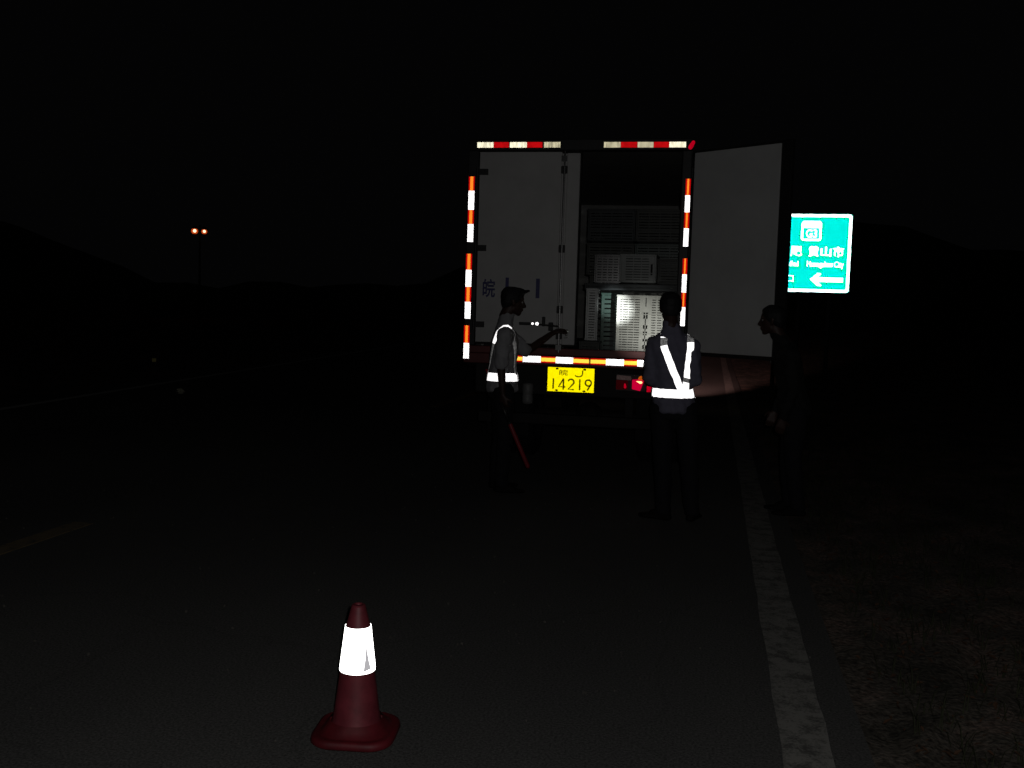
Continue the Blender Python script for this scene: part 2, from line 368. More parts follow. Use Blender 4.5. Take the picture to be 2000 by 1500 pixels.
for k in range(900):
    x = .80+random.random()**1.3*4; y = random.uniform(2.4,16)
    for b_ in range(7):
        a = random.uniform(0,6.3); h = random.uniform(.04,.13); c = Vector((x+random.gauss(0,.025), y+random.gauss(0,.025), -.01)); d = Vector((math.cos(a), math.sin(a), 0))
        s = Vector((-d.y,d.x,0))*.003; m1 = c+d*h*.25+Vector((0,0,h*.7)); t_ = c+d*h*.8+Vector((0,0,h))
        v = [bm.verts.new(p) for p in (c-s, c+s, m1+s*.7, m1-s*.7, t_)]; face(bm, v[:4]); face(bm, [v[3], v[2], v[4]])
tag(obj('verge_grass', bm, M['grass']), 'thin scattered grass on the soil beside the white edge line', 'grass', kind='stuff')

# ================================================================ TRUCK
TX, TY = -1.28, 9.2
T = thing('box_truck', 'box truck with its right rear door open, taped in red and white, yellow plate', 'truck', (TX, TY, 0))
XL, XR, ZB, ZT, YF = -2.315, -.25, 1.10, 3.155, 14.4
# cargo box shell
for nm, a in (('left_wall', (XL, XL+.05, TY+.09, YF, 1.20, ZT-.05)), ('right_wall', (XR-.05, XR, TY+.09, YF, 1.20, ZT-.05)),
              ('roof', (XL, XR, TY+.09, YF, ZT-.048, ZT)), ('floor', (XL, XR, TY+.09, YF, 1.14, 1.198)), ('front_wall', (XL+.052, XR-.052, YF-.05, YF-.002, 1.20, ZT-.05))):
    bm = BM(); box(bm, *a)
    obj(nm.replace('left_','side_').replace('right_','side_') if 'wall' in nm and 'front' not in nm else nm, bm, M['plywood'] if nm == 'floor' else M['interior'], T)
# ribs and lashing rails inside
bm = BM()
for k in range(8):
    yy = 9.7+k*.6; box(bm, XL+.05, XL+.075, yy, yy+.04, 1.2, ZT-.06); box(bm, XR-.075, XR-.05, yy, yy+.04, 1.2, ZT-.06)
for zz in (1.7, 2.3): box(bm, XL+.076, XL+.086, TY+.3, YF-.1, zz, zz+.05); box(bm, XR-.086, XR-.076, TY+.3, YF-.1, zz, zz+.05)
obj('inner_rib', bm, M['interior'], T)
# rear frame
bm = BM()
rbox(bm, XL, XL+.10, TY-.012, TY+.088, 1.24, 3.06, .008)
rbox(bm, XR-.085, XR, TY-.012, TY+.088, 1.24, 3.06, .008)
rbox(bm, XL, XR, TY-.012, TY+.088, 3.062, 3.165, .01)
obj('rear_frame', bm, M['dark_steel'], T)
bm = BM(); rbox(bm, XL, XR, TY-.014, TY+.088, 1.172, 1.238, .006); rbox(bm, XL, XR, TY-.02, TY+.085, 1.075, 1.170, .008)
obj('rear_sill', bm, M['red_steel'], T)
# closed left door
D = obj('door', (lambda b: (rbox(b, XL+.115, -1.425, TY-.035, TY+.02, 1.275, 3.045, .006), rbox(b, -1.375, -1.255, TY-.03, TY+.018, 1.275, 3.035, .006), box(b, -1.424, -1.376, TY-.022, TY+.012, 1.28, 3.03))and b)(BM()), M['white_panel'], T, label='closed left rear door')
bm = BM(); rbox(bm, XL+.100, XL+.114, TY-.03, TY+.018, 1.26, 3.058, .003); rbox(bm, XL+.115, -1.254, TY-.03, TY+.018, 1.258, 1.274, .003); rbox(bm, XL+.115, -1.254, TY-.03, TY+.018, 3.047, 3.06, .003); rbox(bm, -1.254, -1.24, TY-.03, TY+.018, 1.26, 3.058, .003)
obj('seal', bm, M['rubber'], D)
for z in (2.86, 2.155, 1.44):
    bm = BM(); box(bm, XL+.06, XL+.20, TY-.046, TY-.036, z-.028, z+.028); rod(bm, (XL+.10,TY-.047,z-.045), (XL+.10,TY-.047,z+.045), .013)
    obj('hinge', bm, M['dark_steel'], D)
bm = BM(); rod(bm, (-1.40,TY-.05,1.20), (-1.397,TY-.05,3.05), .0105, 12)
for z in (1.25, 2.98): box(bm, -1.425, -1.372, TY-.07, TY-.037, z-.025, z+.025)
obj('lock_rod', bm, M['chrome'], D)
for z in (1.36, 1.60, 2.16, 2.88):
    bm = BM(); rbox(bm, -1.428, -1.370, TY-.058, TY-.036, z-.035, z+.035, .006); obj('rod_bracket', bm, M['dark_steel'], D)
bm = BM(); rbox(bm, -1.775, -1.655, TY-.075, TY-.06, 1.447, 1.475, .005); rbox(bm, -1.56, -1.53, TY-.07, TY-.045, 1.44, 1.53, .008); rod(bm, (-1.66,TY-.066,1.462), (-1.41,TY-.058,1.445), .009)
rbox(bm, -1.50, -1.455, TY-.06, TY-.04, 1.40, 1.48, .008)
obj('door_handle', bm, M['dark_steel'], D)
for x, rr in ((-1.645,.011), (-1.603,.016)):
    bm = BM(); lathe(bm, [(rr,0),(rr,.008),(rr*.7,.014)], (x,TY-.077,1.4635), (0,-1,0), 16); obj('reflector', bm, M['tape_white'], D)  # white discs stand in for glints on the door latch
bm = BM(); rbox(bm, -1.345, -1.315, TY-.05, TY-.032, 1.36, 1.42, .006); lathe(bm, [(.016,0),(.02,.01),(.012,.022)], (-1.331,TY-.052,1.398), (0,-1,0), 14); rbox(bm, -1.348, -1.312, TY-.058, TY-.051, 1.335, 1.35, .003)
obj('latch', bm, M['chrome'], D)
obj('door_lettering', text_bm('皖', -2.14, -2.02, 1.695, 1.868, TY-.037, .02), M['blue_paint'], D)
obj('door_lettering', text_bm('J', -1.955, -1.89, 1.72, 1.885, TY-.037, .02), M['blue_paint'], D)
bm = BM(); box(bm, -1.632, -1.596, TY-.0385, TY-.0365, 1.70, 1.882)
obj('door_lettering', bm, M['blue_paint'], D)
# open right door, swung towards the road user
h0 = Vector((-.243, 9.195, 0)); h1 = Vector((.490, 8.66, 0)); dd = (h1-h0).normalized(); nn = Vector((dd.y,-dd.x,0))   # nn faces the camera
def dm():
    m = Matrix.Identity(4); m.col[0][:3] = dd; m.col[1][:3] = -nn; m.col[2][:3] = (0,0,1); m.col[3][:3] = h0; return m
DM = dm(); DL = (h1-h0).length
bm = BM(); rbox(bm, .02, DL, -.0, .045, 1.255, 3.035, .004, M_=DM)
D2 = obj('door', bm, M['door_inner'], T, label='open right rear door')
bm = BM(); rbox(bm, DL+.001, DL+.106, .006, .043, 1.225, 3.06, .006, M_=DM); rbox(bm, .02, DL, .003, .043, 1.222, 1.253, .004, M_=DM); rbox(bm, .02, DL, .003, .043, 3.037, 3.056, .004, M_=DM); rbox(bm, -.0, .019, .003, .043, 1.225, 3.056, .004, M_=DM)
obj('seal', bm, M['rubber'], D2)
for z in (2.86, 2.155, 1.44):
    bm = BM(); rod(bm, h0+Vector((-.0,.0,z-.045)), h0+Vector((0,0,z+.045)), .014); box(bm, -.01, .14, .046, .055, z-.025, z+.025, M_=DM)
    obj('hinge', bm, M['dark_steel'], D2)
bm = BM(); rod(bm, DM@Vector((.86,.075,1.2)), DM@Vector((.86,.075,3.03)), .011)
obj('lock_rod', bm, M['chrome'], D2)
# reflective tape
TYP = TY-.0165
def tape(segs, vertical, c0, c1, yy, core, red, border=None):
    """segs: (start, end, 'w'/'r'), c0..c1 the narrow extent"""
    bm = BM()
    for s0, s1, k in segs:
        a = (c0, c1, s0, s1) if vertical else (s0, s1, c0, c1)   # x0 x1 z0 z1
        if k == 'w' or border is None or k not in 'ry':
            box(bm, min(a[0],a[1]), max(a[0],a[1]), yy-.0012, yy, min(a[2],a[3]), max(a[2],a[3]), 'wryd'.index(k) if k in 'wry' else 3)
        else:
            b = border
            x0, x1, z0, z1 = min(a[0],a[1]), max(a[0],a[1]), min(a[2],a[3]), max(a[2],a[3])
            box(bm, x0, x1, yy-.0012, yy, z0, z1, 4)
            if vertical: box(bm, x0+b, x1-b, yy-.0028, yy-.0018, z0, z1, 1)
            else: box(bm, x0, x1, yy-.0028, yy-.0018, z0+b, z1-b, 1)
    return obj('reflective_tape', bm, [core, red, red, M['tape_cream_dim'], M['tape_red_glow_rim']], T)
W_, Rd = M['tape_white'], M['tape_red']
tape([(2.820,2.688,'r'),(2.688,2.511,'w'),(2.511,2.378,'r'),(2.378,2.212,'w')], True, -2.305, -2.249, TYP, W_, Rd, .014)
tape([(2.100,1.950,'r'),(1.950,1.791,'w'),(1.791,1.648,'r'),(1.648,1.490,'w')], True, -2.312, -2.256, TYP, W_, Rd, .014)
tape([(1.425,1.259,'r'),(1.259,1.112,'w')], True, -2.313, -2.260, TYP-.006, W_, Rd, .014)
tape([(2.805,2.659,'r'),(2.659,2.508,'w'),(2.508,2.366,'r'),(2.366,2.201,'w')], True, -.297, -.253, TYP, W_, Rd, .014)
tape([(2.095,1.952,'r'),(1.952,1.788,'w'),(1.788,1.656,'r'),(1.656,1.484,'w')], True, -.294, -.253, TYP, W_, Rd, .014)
cr, cdm, rd = M['tape_cream'], M['tape_cream_dim'], M['tape_red_dull']
tape([(-2.233,-2.078,'w'),(-2.076,-1.930,'r'),(-1.922,-1.762,'w'),(-1.760,-1.616,'r'),(-1.601,-1.448,'d')], False, 3.086, 3.136, TYP, cr, rd)
tape([(-1.047,-.895,'d'),(-.893,-.744,'r'),(-.742,-.598,'d'),(-.596,-.459,'r'),(-.457,-.309,'w')], False, 3.084, 3.134, TYP, cr, rd)
B2 = M['tape_bottom']
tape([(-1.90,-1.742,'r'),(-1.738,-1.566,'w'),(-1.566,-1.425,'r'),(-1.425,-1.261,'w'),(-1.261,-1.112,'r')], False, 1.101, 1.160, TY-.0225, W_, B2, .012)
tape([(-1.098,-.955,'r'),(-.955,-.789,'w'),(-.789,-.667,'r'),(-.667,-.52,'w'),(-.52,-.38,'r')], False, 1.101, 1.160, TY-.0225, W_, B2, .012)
# corner marker lamp
bm = BM(); hull(bm, [((-.268,TY-.03,3.085), (.02,.02,.022)), ((-.245,TY-.03,3.125), (.016,.02,.018))]); obj('marker_lamp', bm, M['lens_red'], T, True)
# number plate
bm = BM(); rbox(bm, -1.494, -1.058, TY-.035, TY-.029, .839, 1.064, .004)
NP = obj('number_plate', bm, M['plate'], T)
bm = BM(); yy = TY-.0362; wd = .0135
stroke(bm, [(-1.438,.960),(-1.440,.862)], wd, yy)
stroke(bm, [(-1.343,.960),(-1.388,.884),(-1.324,.884)], wd, yy); stroke(bm, [(-1.343,.962),(-1.343,.858)], wd, yy-.0003)
stroke(bm, arc(-1.272,.932,.027,.026,165,-35)+[(-1.298,.862),(-1.243,.862)], wd, yy)
stroke(bm, [(-1.190,.960),(-1.190,.860)], wd, yy)
stroke(bm, arc(-1.110,.930,.028,.028,0,360,20), wd, yy); stroke(bm, [(-1.084,.922),(-1.118,.860)], wd, yy-.0003)
text_bm('皖', -1.385, -1.305, .990, 1.045, yy, .006, bm=bm)
stroke(bm, [(-1.165,1.044),(-1.168,1.005)]+arc(-1.205,1.008,.037,.024,-5,-150,8), .010, yy)
for x in (-1.405, -1.148): 
    for z in (1.052, .850): rbox(bm, x-.012, x+.012, yy-.004, yy, z-.008, z+.008, .002)
obj('plate_characters', bm, M['ink'], NP)
# rear beam, underrun bar, lamps
bm = BM(); rbox(bm, XL+.05, XR-.05, TY+.0, TY+.07, 1.068, 1.074, .001); rbox(bm, XL+.12, XR-.12, TY+.0, TY+.08, .80, 1.067, .01)
obj('rear_beam', bm, M['chassis'], T)
bm = BM(); rbox(bm, XL+.12, XR-.12, TY+.15, TY+.24, .50, .60, .01)
for x in (-1.9,-.75): rbox(bm, x-.04, x+.04, TY+.241, TY+.30, .5, .90, .006)
obj('underrun_bar', bm, M['chassis'], T)
for s in (1, -1):
    fx = (lambda x: x) if s == 1 else (lambda x: 2*TX-x-.11)
    hb = BM(); rbox(hb, min(fx(-.86),fx(-.575)), max(fx(-.86),fx(-.575)), TY-.03, TY-.002, .868, 1.03, .006)
    H = obj('tail_lamp', hb, M['dark_steel'], T)
    def lens(nm, pts, mat, dp=.022, yb=TY-.031):
        b = BM(); P = [(fx(x), yb, z) for x, z in pts]; prism(b, P, (0,-dp,0)); bmesh.ops.bevel(b, geom=b.edges[:], offset=.003, segments=2, affect='EDGES'); return obj(nm, b, mat, H)
    lens('red_lens', [(-.705,.893),(-.630,.878),(-.598,.972),(-.640,.984),(-.705,.978)], M['tail_red'] if s == 1 else M['lens_dim'])
    lens('amber_lens', [(-.655,.987),(-.598,.975),(-.582,1.020),(-.640,1.012)], M['lens_amber'] if s == 1 else M['lens_dim'])
    lens('inner_lens', [(-.852,.884),(-.745,.884),(-.745,.968),(-.852,.972)], M['lens_dim'])
    lens('reverse_lens', [(-.848,.976),(-.715,.972),(-.715,1.010),(-.848,1.016)], M['lens_clear'])
    if s == 1:
        b = BM(); hull(b, [((-.628,TY-.056,.957), (.016,.006,.012)), ((-.660,TY-.056,.965), (.006,.004,.004))]); obj('bulb_glow', b, M['bulb'], H, True)
        b = BM(); hull(b, [((-.768,TY-.055,.908), (.012,.006,.012)), ((-.770,TY-.055,.935), (.007,.004,.007))]); obj('bulb_glow', b, M['lens_red'], H, True)
bm = BM(); lathe(bm, [(.022,0),(.022,.008),(.012,.016)], (-.545,TY-.03,.897), (0,-1,0), 20); rbox(bm, -.572, -.518, TY-.029, TY+.02, .87, .925, .005); obj('round_reflector', bm, M['lens_red'], T)
# fenders, wheels, chassis, cab
bm = BM()
for x in (-1.68,-.88): rbox(bm, x-.04, x+.04, TY+.09, 15.2, .82, 1.0, .006)
for k in range(7): box(bm, XL+.1, XR-.1, 9.6+k*.75, 9.66+k*.75, 1.002, 1.138)
rod(bm, (-2.1,10.75,.46), (-.46,10.75,.46), .06, 12); hull(bm, [((-1.28,10.75,.46), (.16,.16,.15))])
obj('chassis', bm, M['chassis'], T)
bm = BM(); rod(bm, (-1.80,TY+.16,.70), (-1.60,TY+.16,.70), .001); bm.free()
bm = BM(); lathe(bm, [(.0,0),(.045,.008),(.052,.03),(.052,.085),(.047,.092),(.052,.10),(.052,.185),(.044,.20),(0,.205)], (-1.685,TY+.0,.70), (0,0,1), 18, caps=False)
rbox(bm, -1.71, -1.69, TY+.03, TY+.05, .88, .99, .003)
obj('air_canister', bm, M['grey_can'], T, True)
def wheel(x, y, r, wdt):
    b = BM(); lathe(b, [(r*.58,0),(r*.9,-.005),(r,.03),(r,wdt-.03),(r*.9,wdt+.005),(r*.58,wdt)], (x,y,r), (1,0,0), 32, caps=False)
    for k in range(36):
        a = 2*math.pi*k/36; c = Vector((x+.03,y+math.cos(a)*r,r+math.sin(a)*r)); 
        e = Matrix.Translation(c)@Matrix.Rotation(a,4,'X'); box(b, 0, wdt-.06, -.004, .006, -.015, .015, M_=e)
    Wt = obj('wheel', b, M['rubber'], T)
    b = BM(); lathe(b, [(r*.58,.0),(r*.5,.05),(r*.2,.07),(0,.07)], (x,y,r), (1,0,0), 28, caps=False); lathe(b, [(r*.58,wdt),(r*.5,wdt-.05),(r*.2,wdt-.04),(0,wdt-.03)], (x,y,r), (1,0,0), 28, caps=False)
    obj('rim', b, M['chassis'], Wt, True)
for x in (-2.27,-2.04,-.73,-.50): wheel(x, 10.75, .42, .20)
for x in (-2.22,-.56): wheel(x, 15.3, .42, .20)
for x0, x1 in ((-2.28,-1.84),(-.73,-.29)):
    bm = BM(); box(bm, x0, x1, 11.28, 11.29, .30, .90); obj('mud_flap', bm, M['rubber'], T)
    bm = BM(); box(bm, x0, x1, 10.15, 10.16, .28, .88); obj('mud_flap', bm, M['rubber'], T)
bm = BM(); prism(bm, [(-2.2,14.6,.65),(-2.2,16.35,.65),(-2.2,16.4,1.35),(-2.2,16.1,2.35),(-2.2,14.6,2.4)], (1.84,0,0)); bmesh.ops.bevel(bm, geom=bm.edges[:], offset=.05, segments=3, affect='EDGES')
CB = obj('cab', bm, M['cab'], T)
bm = BM(); prism(bm, [(-2.05,16.408,1.40),(-.51,16.408,1.40),(-.56,16.13,2.25),(-2.0,16.13,2.25)], (0,.012,.004)); obj('windscreen', bm, M['glass'], CB)
for x in (-2.0,-.56):
    bm = BM(); lathe(bm, [(.09,0),(.09,.02),(.06,.035)], (x,16.38,.85), (0,1,0), 20)
    HL = obj('headlight', bm, M['head_glow'], T)
    lamp('headlight_beam', 'SPOT', (x,16.50,.85), 1350, (1,.52,.46), .06, (x+(.55 if x > -1 else -.3),27,.1), 26, 1).parent = None
for o in list(COL.objects):
    if o.name.startswith('headlight_beam'):
        o.location = o.location-T.location; o.parent = T

# ================================================================ CRATES in the cargo box
def slot_face(bm, x0, x1, z0, z1, y, cols, nrow, rim=.022, th=.004, duty=.5, vert=False):
    """panel at y in XZ with columns of horizontal slots; cols = fractions of the inside width: ('s' slots | 'p' plate | 'y' symbols, width)"""
    box(bm, x0, x1, y, y+th, z0, z0+rim); box(bm, x0, x1, y, y+th, z1-rim, z1)
    box(bm, x0, x0+rim, y, y+th, z0+rim, z1-rim); box(bm, x1-rim, x1, y, y+th, z0+rim, z1-rim)
    tot = sum(c[1] for c in cols); x = x0+rim; Wd = x1-x0-2*rim; za, zb = z0+rim, z1-rim
    for k, f in cols:
        xe = x+Wd*f/tot
        if k == 'p': box(bm, x, xe, y-.001, y+th, za, zb)
        elif k == 's':
            st = (zb-za)/nrow
            for i in range(nrow): box(bm, x, xe, y+.0005, y+th-.0005, za+i*st+st*duty/2+.0, za+(i+1)*st-st*duty/2*.3)
        elif k == 'y':
            xm = (x+xe)/2; g = (xe-x)*.28; H = zb-za
            box(bm, x, x+g*.45, y, y+th, za, zb); box(bm, xe-g*.45, xe, y, y+th, za, zb)
            lv = [0,.03,.10,.17,.22,.29,.36,.41,.48,.60,.72,1]
            for i in range(0, len(lv)-1, 2): box(bm, x+g*.45, xe-g*.45, y, y+th, za+H*lv[i], za+H*lv[i+1])
            box(bm, xm-.004, xm+.004, y, y+th, za, zb)
            prism(bm, [(xm-.03,y-.001,za+H*.72),(xm+.03,y-.001,za+H*.72),(xm,y-.001,za+H*.84)], (0,th*.8,0))
        x = xe
def crate(loc, size, mat, label, cols=None, nrow=16, rot=0, group='plastic crates loaded in the truck', handle=None, duty=.5):
    """crate: five slotted panels, open at the back (it stands on its side) with raised rim and corner feet"""
    wx, dy, hz = size; t = thing('crate', label, 'crate', loc, group); t.rotation_euler = (0,0,rot)
    cols = cols or [('s',1),('p',.12)]*3+[('s',1)]
    bm = BM(); slot_face(bm, -wx/2, wx/2, 0, hz, 0, cols, nrow, duty=duty)
    fr = obj('front_panel', bm, mat, t, local=True)
    for s in (-1, 1):
        bm = BM(); b2 = BM(); slot_face(b2, 0, dy, 0, hz, 0, [('s',1),('p',.15),('s',1)], nrow)
        m = Matrix(((0,-1*s,0,s*wx/2),(1,0,0,0),(0,0,1,0),(0,0,0,1))); merge(bm, b2, 0, m); obj('side_panel', bm, mat, t, local=True)
    for z in (0.0, hz-.006):
        bm = BM()
        for i in range(6): box(bm, -wx/2+.006, wx/2-.006, .006+i*(dy-.012)/6, .006+(i+.7)*(dy-.012)/6, z+.001, z+.005)
        obj('wall_panel', bm, mat, t, local=True)
    bm = BM()
    for x in (-wx/2, wx/2):
        rbox(bm, x-.008, x+.008, -.008, .02, 0, hz, .003)
        for z in (0, hz-.018): rbox(bm, x-.012, x+.012, -.007, dy, z+.0005, z+.0175, .003)
    for i in (1,2): 
        rbox(bm, -wx/2, wx/2, -.006, -.0015, hz*i/3-.004, hz*i/3+.004, .001)
    rbox(bm, -wx/2, wx/2, -.007, -.0015, .002, .018, .002); rbox(bm, -wx/2, wx/2, -.007, -.0015, hz-.018, hz-.002, .002)
    obj('rim', bm, mat, t, local=True)
    if handle:
        bm = BM(); rbox(bm, handle[0], handle[1], -.004, -.001, handle[2], handle[3], .001); obj('handle_slot', bm, M['rubber'], t, local=True)
    return t
F0 = 1.2   # cargo floor
BIG = [('s',.45),('p',.12),('s',1),('p',.12),('s',1),('p',.12),('s',1),('p',.6),('y',1.1),('p',.6),('s',.8),('p',.3),('s',.8)]
crate((-.665,9.33,F0+.022), (.43,.34,.535), M['crate_white'], 'brightest white slotted crate on end, lit by a torch, beside the officer seen from behind', BIG, 21, .0)
crate((-1.125,9.36,F0+.12), (.10,.30,.49), M['crate_grey'], 'narrow pale crate standing edge-on just inside the closed left door', [('s',1)], 18, .10)
crate((-1.14,9.38,F0), (.18,.28,.11), M['crate_dim'], 'low dim tray on the cargo floor beneath the narrow pale crate', nrow=4)
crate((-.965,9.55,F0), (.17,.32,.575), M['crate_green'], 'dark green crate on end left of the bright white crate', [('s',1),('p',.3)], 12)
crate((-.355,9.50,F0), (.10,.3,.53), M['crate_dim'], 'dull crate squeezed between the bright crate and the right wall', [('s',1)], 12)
crate((-.74,9.42,F0+.60), (.92,.36,.058), M['crate_blue'], 'flat dark tray lying across the tops of the lower crates', nrow=2)
crate((-.995,9.40,F0+.665), (.235,.34,.265), M['crate_black'], 'black mesh crate with glinting holes on the dark tray', [('s',.3),('p',.1),('s',.3),('p',.1),('s',.3),('p',.1),('s',.3)], 9, .06)
crate((-.71,9.385,F0+.675), (.32,.34,.262), M['crate_grey'], 'pale grey gridded crate with a slot handle, above the bright white crate', [('p',.35),('s',1),('p',.12),('s',1),('p',.12),('s',1),('p',.55)], 9, -.03, handle=(.118,.136,.07,.17))
crate((-.415,9.50,F0+.665), (.22,.3,.24), M['crate_dim'], 'dim greenish crate against the right wall, right of the pale grey crate', nrow=8)
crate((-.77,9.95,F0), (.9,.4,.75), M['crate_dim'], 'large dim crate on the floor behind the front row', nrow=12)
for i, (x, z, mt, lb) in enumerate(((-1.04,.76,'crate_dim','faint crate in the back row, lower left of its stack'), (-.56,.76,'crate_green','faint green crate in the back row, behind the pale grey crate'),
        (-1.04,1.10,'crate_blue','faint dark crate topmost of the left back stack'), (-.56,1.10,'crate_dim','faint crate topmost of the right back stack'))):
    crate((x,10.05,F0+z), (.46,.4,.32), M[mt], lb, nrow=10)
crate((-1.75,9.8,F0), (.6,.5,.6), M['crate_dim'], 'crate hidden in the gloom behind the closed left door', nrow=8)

# ================================================================ PEOPLE
def head_prims(bm, c, f):
    f = Vector(f).normalized(); r = Vector((f.y,-f.x,0)).normalized(); u = r.cross(f)
    Mx = Matrix((( r.x,f.x,u.x,c[0]),(r.y,f.y,u.y,c[1]),(r.z,f.z,u.z,c[2]),(0,0,0,1)))
    t = BM()
    hull(t, [((0,-.015,.032),(.074,.092,.082))])
    hull(t, [((0,.015,.03),(.066,.072,.07)), ((0,.03,-.035),(.052,.052,.045)), ((0,.062,-.092),(.024,.022,.018)), ((.046,.005,-.062),(.012,.02,.018)), ((-.046,.005,-.062),(.012,.02,.018))])
    hull(t, [((0,.086,.012),(.008,.010,.012)), ((0,.108,-.022),(.012,.011,.010)), ((0,.085,-.028),(.018,.012,.009))])
    hull(t, [((-.016,.086,-.056),(.010,.011,.010)), ((.016,.086,-.056),(.010,.011,.010))])
    hull(t, [((-.034,.076,.032),(.018,.012,.009)), ((.034,.076,.032),(.018,.012,.009))])
    for s in (-1,1): hull(t, [((s*.076,-.008,.012),(.008,.018,.022)), ((s*.074,.0,-.022),(.007,.010,.012))])
    hull(t, [((0,-.018,-.03),(.054,.056,.05)), ((0,-.045,-.135),(.058,.058,.04))])
    merge(bm, t, 0, Mx); return Mx
def hand_prims(bm, w_, d, n, curl=.5, side=1):
    """palm from wrist w_ along d; fingers curl towards n; thumb leaves the side of the palm"""
    w_ = Vector(w_); d = Vector(d).normalized(); n = (Vector(n)-d*Vector(n).dot(d)).normalized(); s = d.cross(n)*side
    hull(bm, [(w_, .024), (w_+d*.03-s*.022, .015), (w_+d*.03+s*.022, .016), (w_+d*.085-s*.032, .012), (w_+d*.085+s*.032, .013)])
    for k, (o_, ln) in enumerate(((.031,.070),(.0105,.078),(-.0105,.073),(-.031,.058))):
        p = w_+d*.088+s*o_; a = curl*.7+.05*k; dirv = d
        for j, fr in enumerate((.45,.32,.26)):
            dirv = (dirv*math.cos(a)+ (n if j == 0 else (n-dirv*n.dot(dirv)).normalized())*math.sin(a)).normalized(); q = p+dirv*ln*fr
            hull(bm, [(p, .0095-.001*j), (q, .0085-.001*j)]); p = q; a = curl*.9
    p = w_+d*.028+s*.026; q = p+(d*.5+s*.75+n*.35).normalized()*.042; e = q+(d*.85+s*.15+n*.5).normalized()*.032
    hull(bm, [(p,.014),(q,.0115)]); hull(bm, [(q,.011),(e,.009)])
def person(label, base, f, J, shirt, vest=False, cap=False, sleeves='short', hgt=1.0, shoe_dirs=None, group=None):
    """J: joints relative to base. f: facing of the chest"""
    P = thing('person', label, 'person', base, group)
    B = Vector(base); f = Vector(f).normalized(); r = Vector((f.y,-f.x,0))
    V = lambda k: Vector(J[k])
    def tor(x, y, z, c=None):   # body frame offset about spine point
        return (c if c is not None else Vector((0,0,0)))+r*x+f*y+Vector((0,0,z))
    ch, wa, hp = V('chest'), V('waist'), V('hip')
    def er(a, b, c): # radii (across, along facing, up) to world axes
        return (math.sqrt((a*r.x)**2+(b*f.x)**2), math.sqrt((a*r.y)**2+(b*f.y)**2), c)
    # ---- skin
    bm = BM()
    MX = head_prims(bm, V('head'), J.get('look', f)); nk = MX@Vector((0,-.035,-.10))
    hull(bm, [(nk,(.056,.056,.04)), (tor(0,-.01,.14,ch), er(.075,.06,.04))])
    hull(bm, [(tor(0,0,0,ch), er(.145,.095,.12)), (tor(0,0,.11,ch), er(.155,.075,.05)), (wa, er(.125,.09,.08))])
    hull(bm, [(wa, er(.125,.09,.08)), (hp, er(.14,.105,.09))])
    for s, S in ((-1,'L'),(1,'R')):
        sh, el, wr = V('sh'+S), V('el'+S), V('wr'+S)
        hull(bm, [(sh,.052),(el,.037)]); hull(bm, [(tor(s*.10,0,.09,ch), .06),(sh,.05)]); hull(bm, [(el,.037),((el+wr)/2,.035),(wr,.025)])
        hand_prims(bm, wr+(V('hd'+S)-wr)*.12, V('hd'+S)-wr, J.get('pn'+S, (0,0,-1)), J.get('curl'+S, .6), J.get('ts'+S, 1))
        hi, kn, an = V('hi'+S), V('kn'+S), V('an'+S)
        hull(bm, [(hi,.082),(kn,.055)]); hull(bm, [(kn,.054),((kn*.65+an*.35),.053),(an,.037)])
        tw = Vector(J['toe'+S]); hull(bm, [(an,.034),(an+Vector((0,0,-.045)),.028),(an+tw.normalized()*.10+Vector((0,0,-.055)),(.026,.026,.016))])
    bm = blend(bm, .0075, 4)
    obj('body', bm, M['skin'], P, True, local=True)
    bm = BM()
    for s in (-1,1):
        lathe(bm, [(0,-.011),(.007,-.008),(.011,0),(.007,.008),(0,.011)], MX@Vector((s*.031,.071,.012)), (0,0,1), 12, caps=False)
    obj('eye', bm, M['eye'], P, True, local=True)
    # ---- hair or cap
    bm = BM(); t = BM(); hull(t, [((0,-.022,.040),(.090,.102,.088))]); hull(t, [((0,-.050,.0),(.085,.062,.07)),((0,-.06,-.045),(.055,.035,.03))]); hull(t, [((0,.045,.085),(.055,.03,.025)),((0,0,.09),(.07,.06,.04))]); merge(bm, t, 0, MX)
    obj('hair', blend(bm, .008, 3), M['hair'], P, True, local=True)
    if cap:
        bm = BM(); t = BM()
        hull(t, [((0,-.022,.060),(.087,.104,.03)), ((0,-.015,.095),(.080,.095,.035)), ((0,.03,.108),(.06,.055,.022))])
        hull(t, [((0,.07,.100),(.068,.03,.010)), ((0,.108,.120),(.045,.016,.007))]); merge(bm, t, 0, MX)
        obj('cap', blend(bm, .006, 2), M['cap'], P, True, local=True)
    # ---- shirt
    bm = BM()
    hull(bm, [(tor(0,0,0,ch), er(.168,.118,.13)), (tor(0,0,.10,ch), er(.165,.088,.06)), (tor(0,0,.01,wa), er(.148,.112,.07))])
    hull(bm, [(tor(0,0,.01,wa), er(.150,.114,.07)), (tor(0,.005,-.035,hp), er(.176,.142,.05)), (tor(0,.01,.02,hp), er(.170,.135,.04))])
    tt = bm.copy()
    for q in (-1,1): hull(tt, [(tor(q*.10,0,.08,ch), .075),(V('sh'+('L' if q < 0 else 'R')),.068)])
    hull(tt, [(tor(-.09,-.005,.115,ch), .062), (tor(.09,-.005,.115,ch), .062)])
    tt = blend(tt, .010, 3); bvh = BVHTree.FromBMesh(tt); tt.free()
    hull(bm, [(tor(-.09,-.005,.115,ch), .062), (tor(.09,-.005,.115,ch), .062)])
    hull(bm, [(tor(0,-.01,.13,ch), er(.11,.075,.04)), (nk+Vector((0,0,-.01)), (.062,.062,.022))])
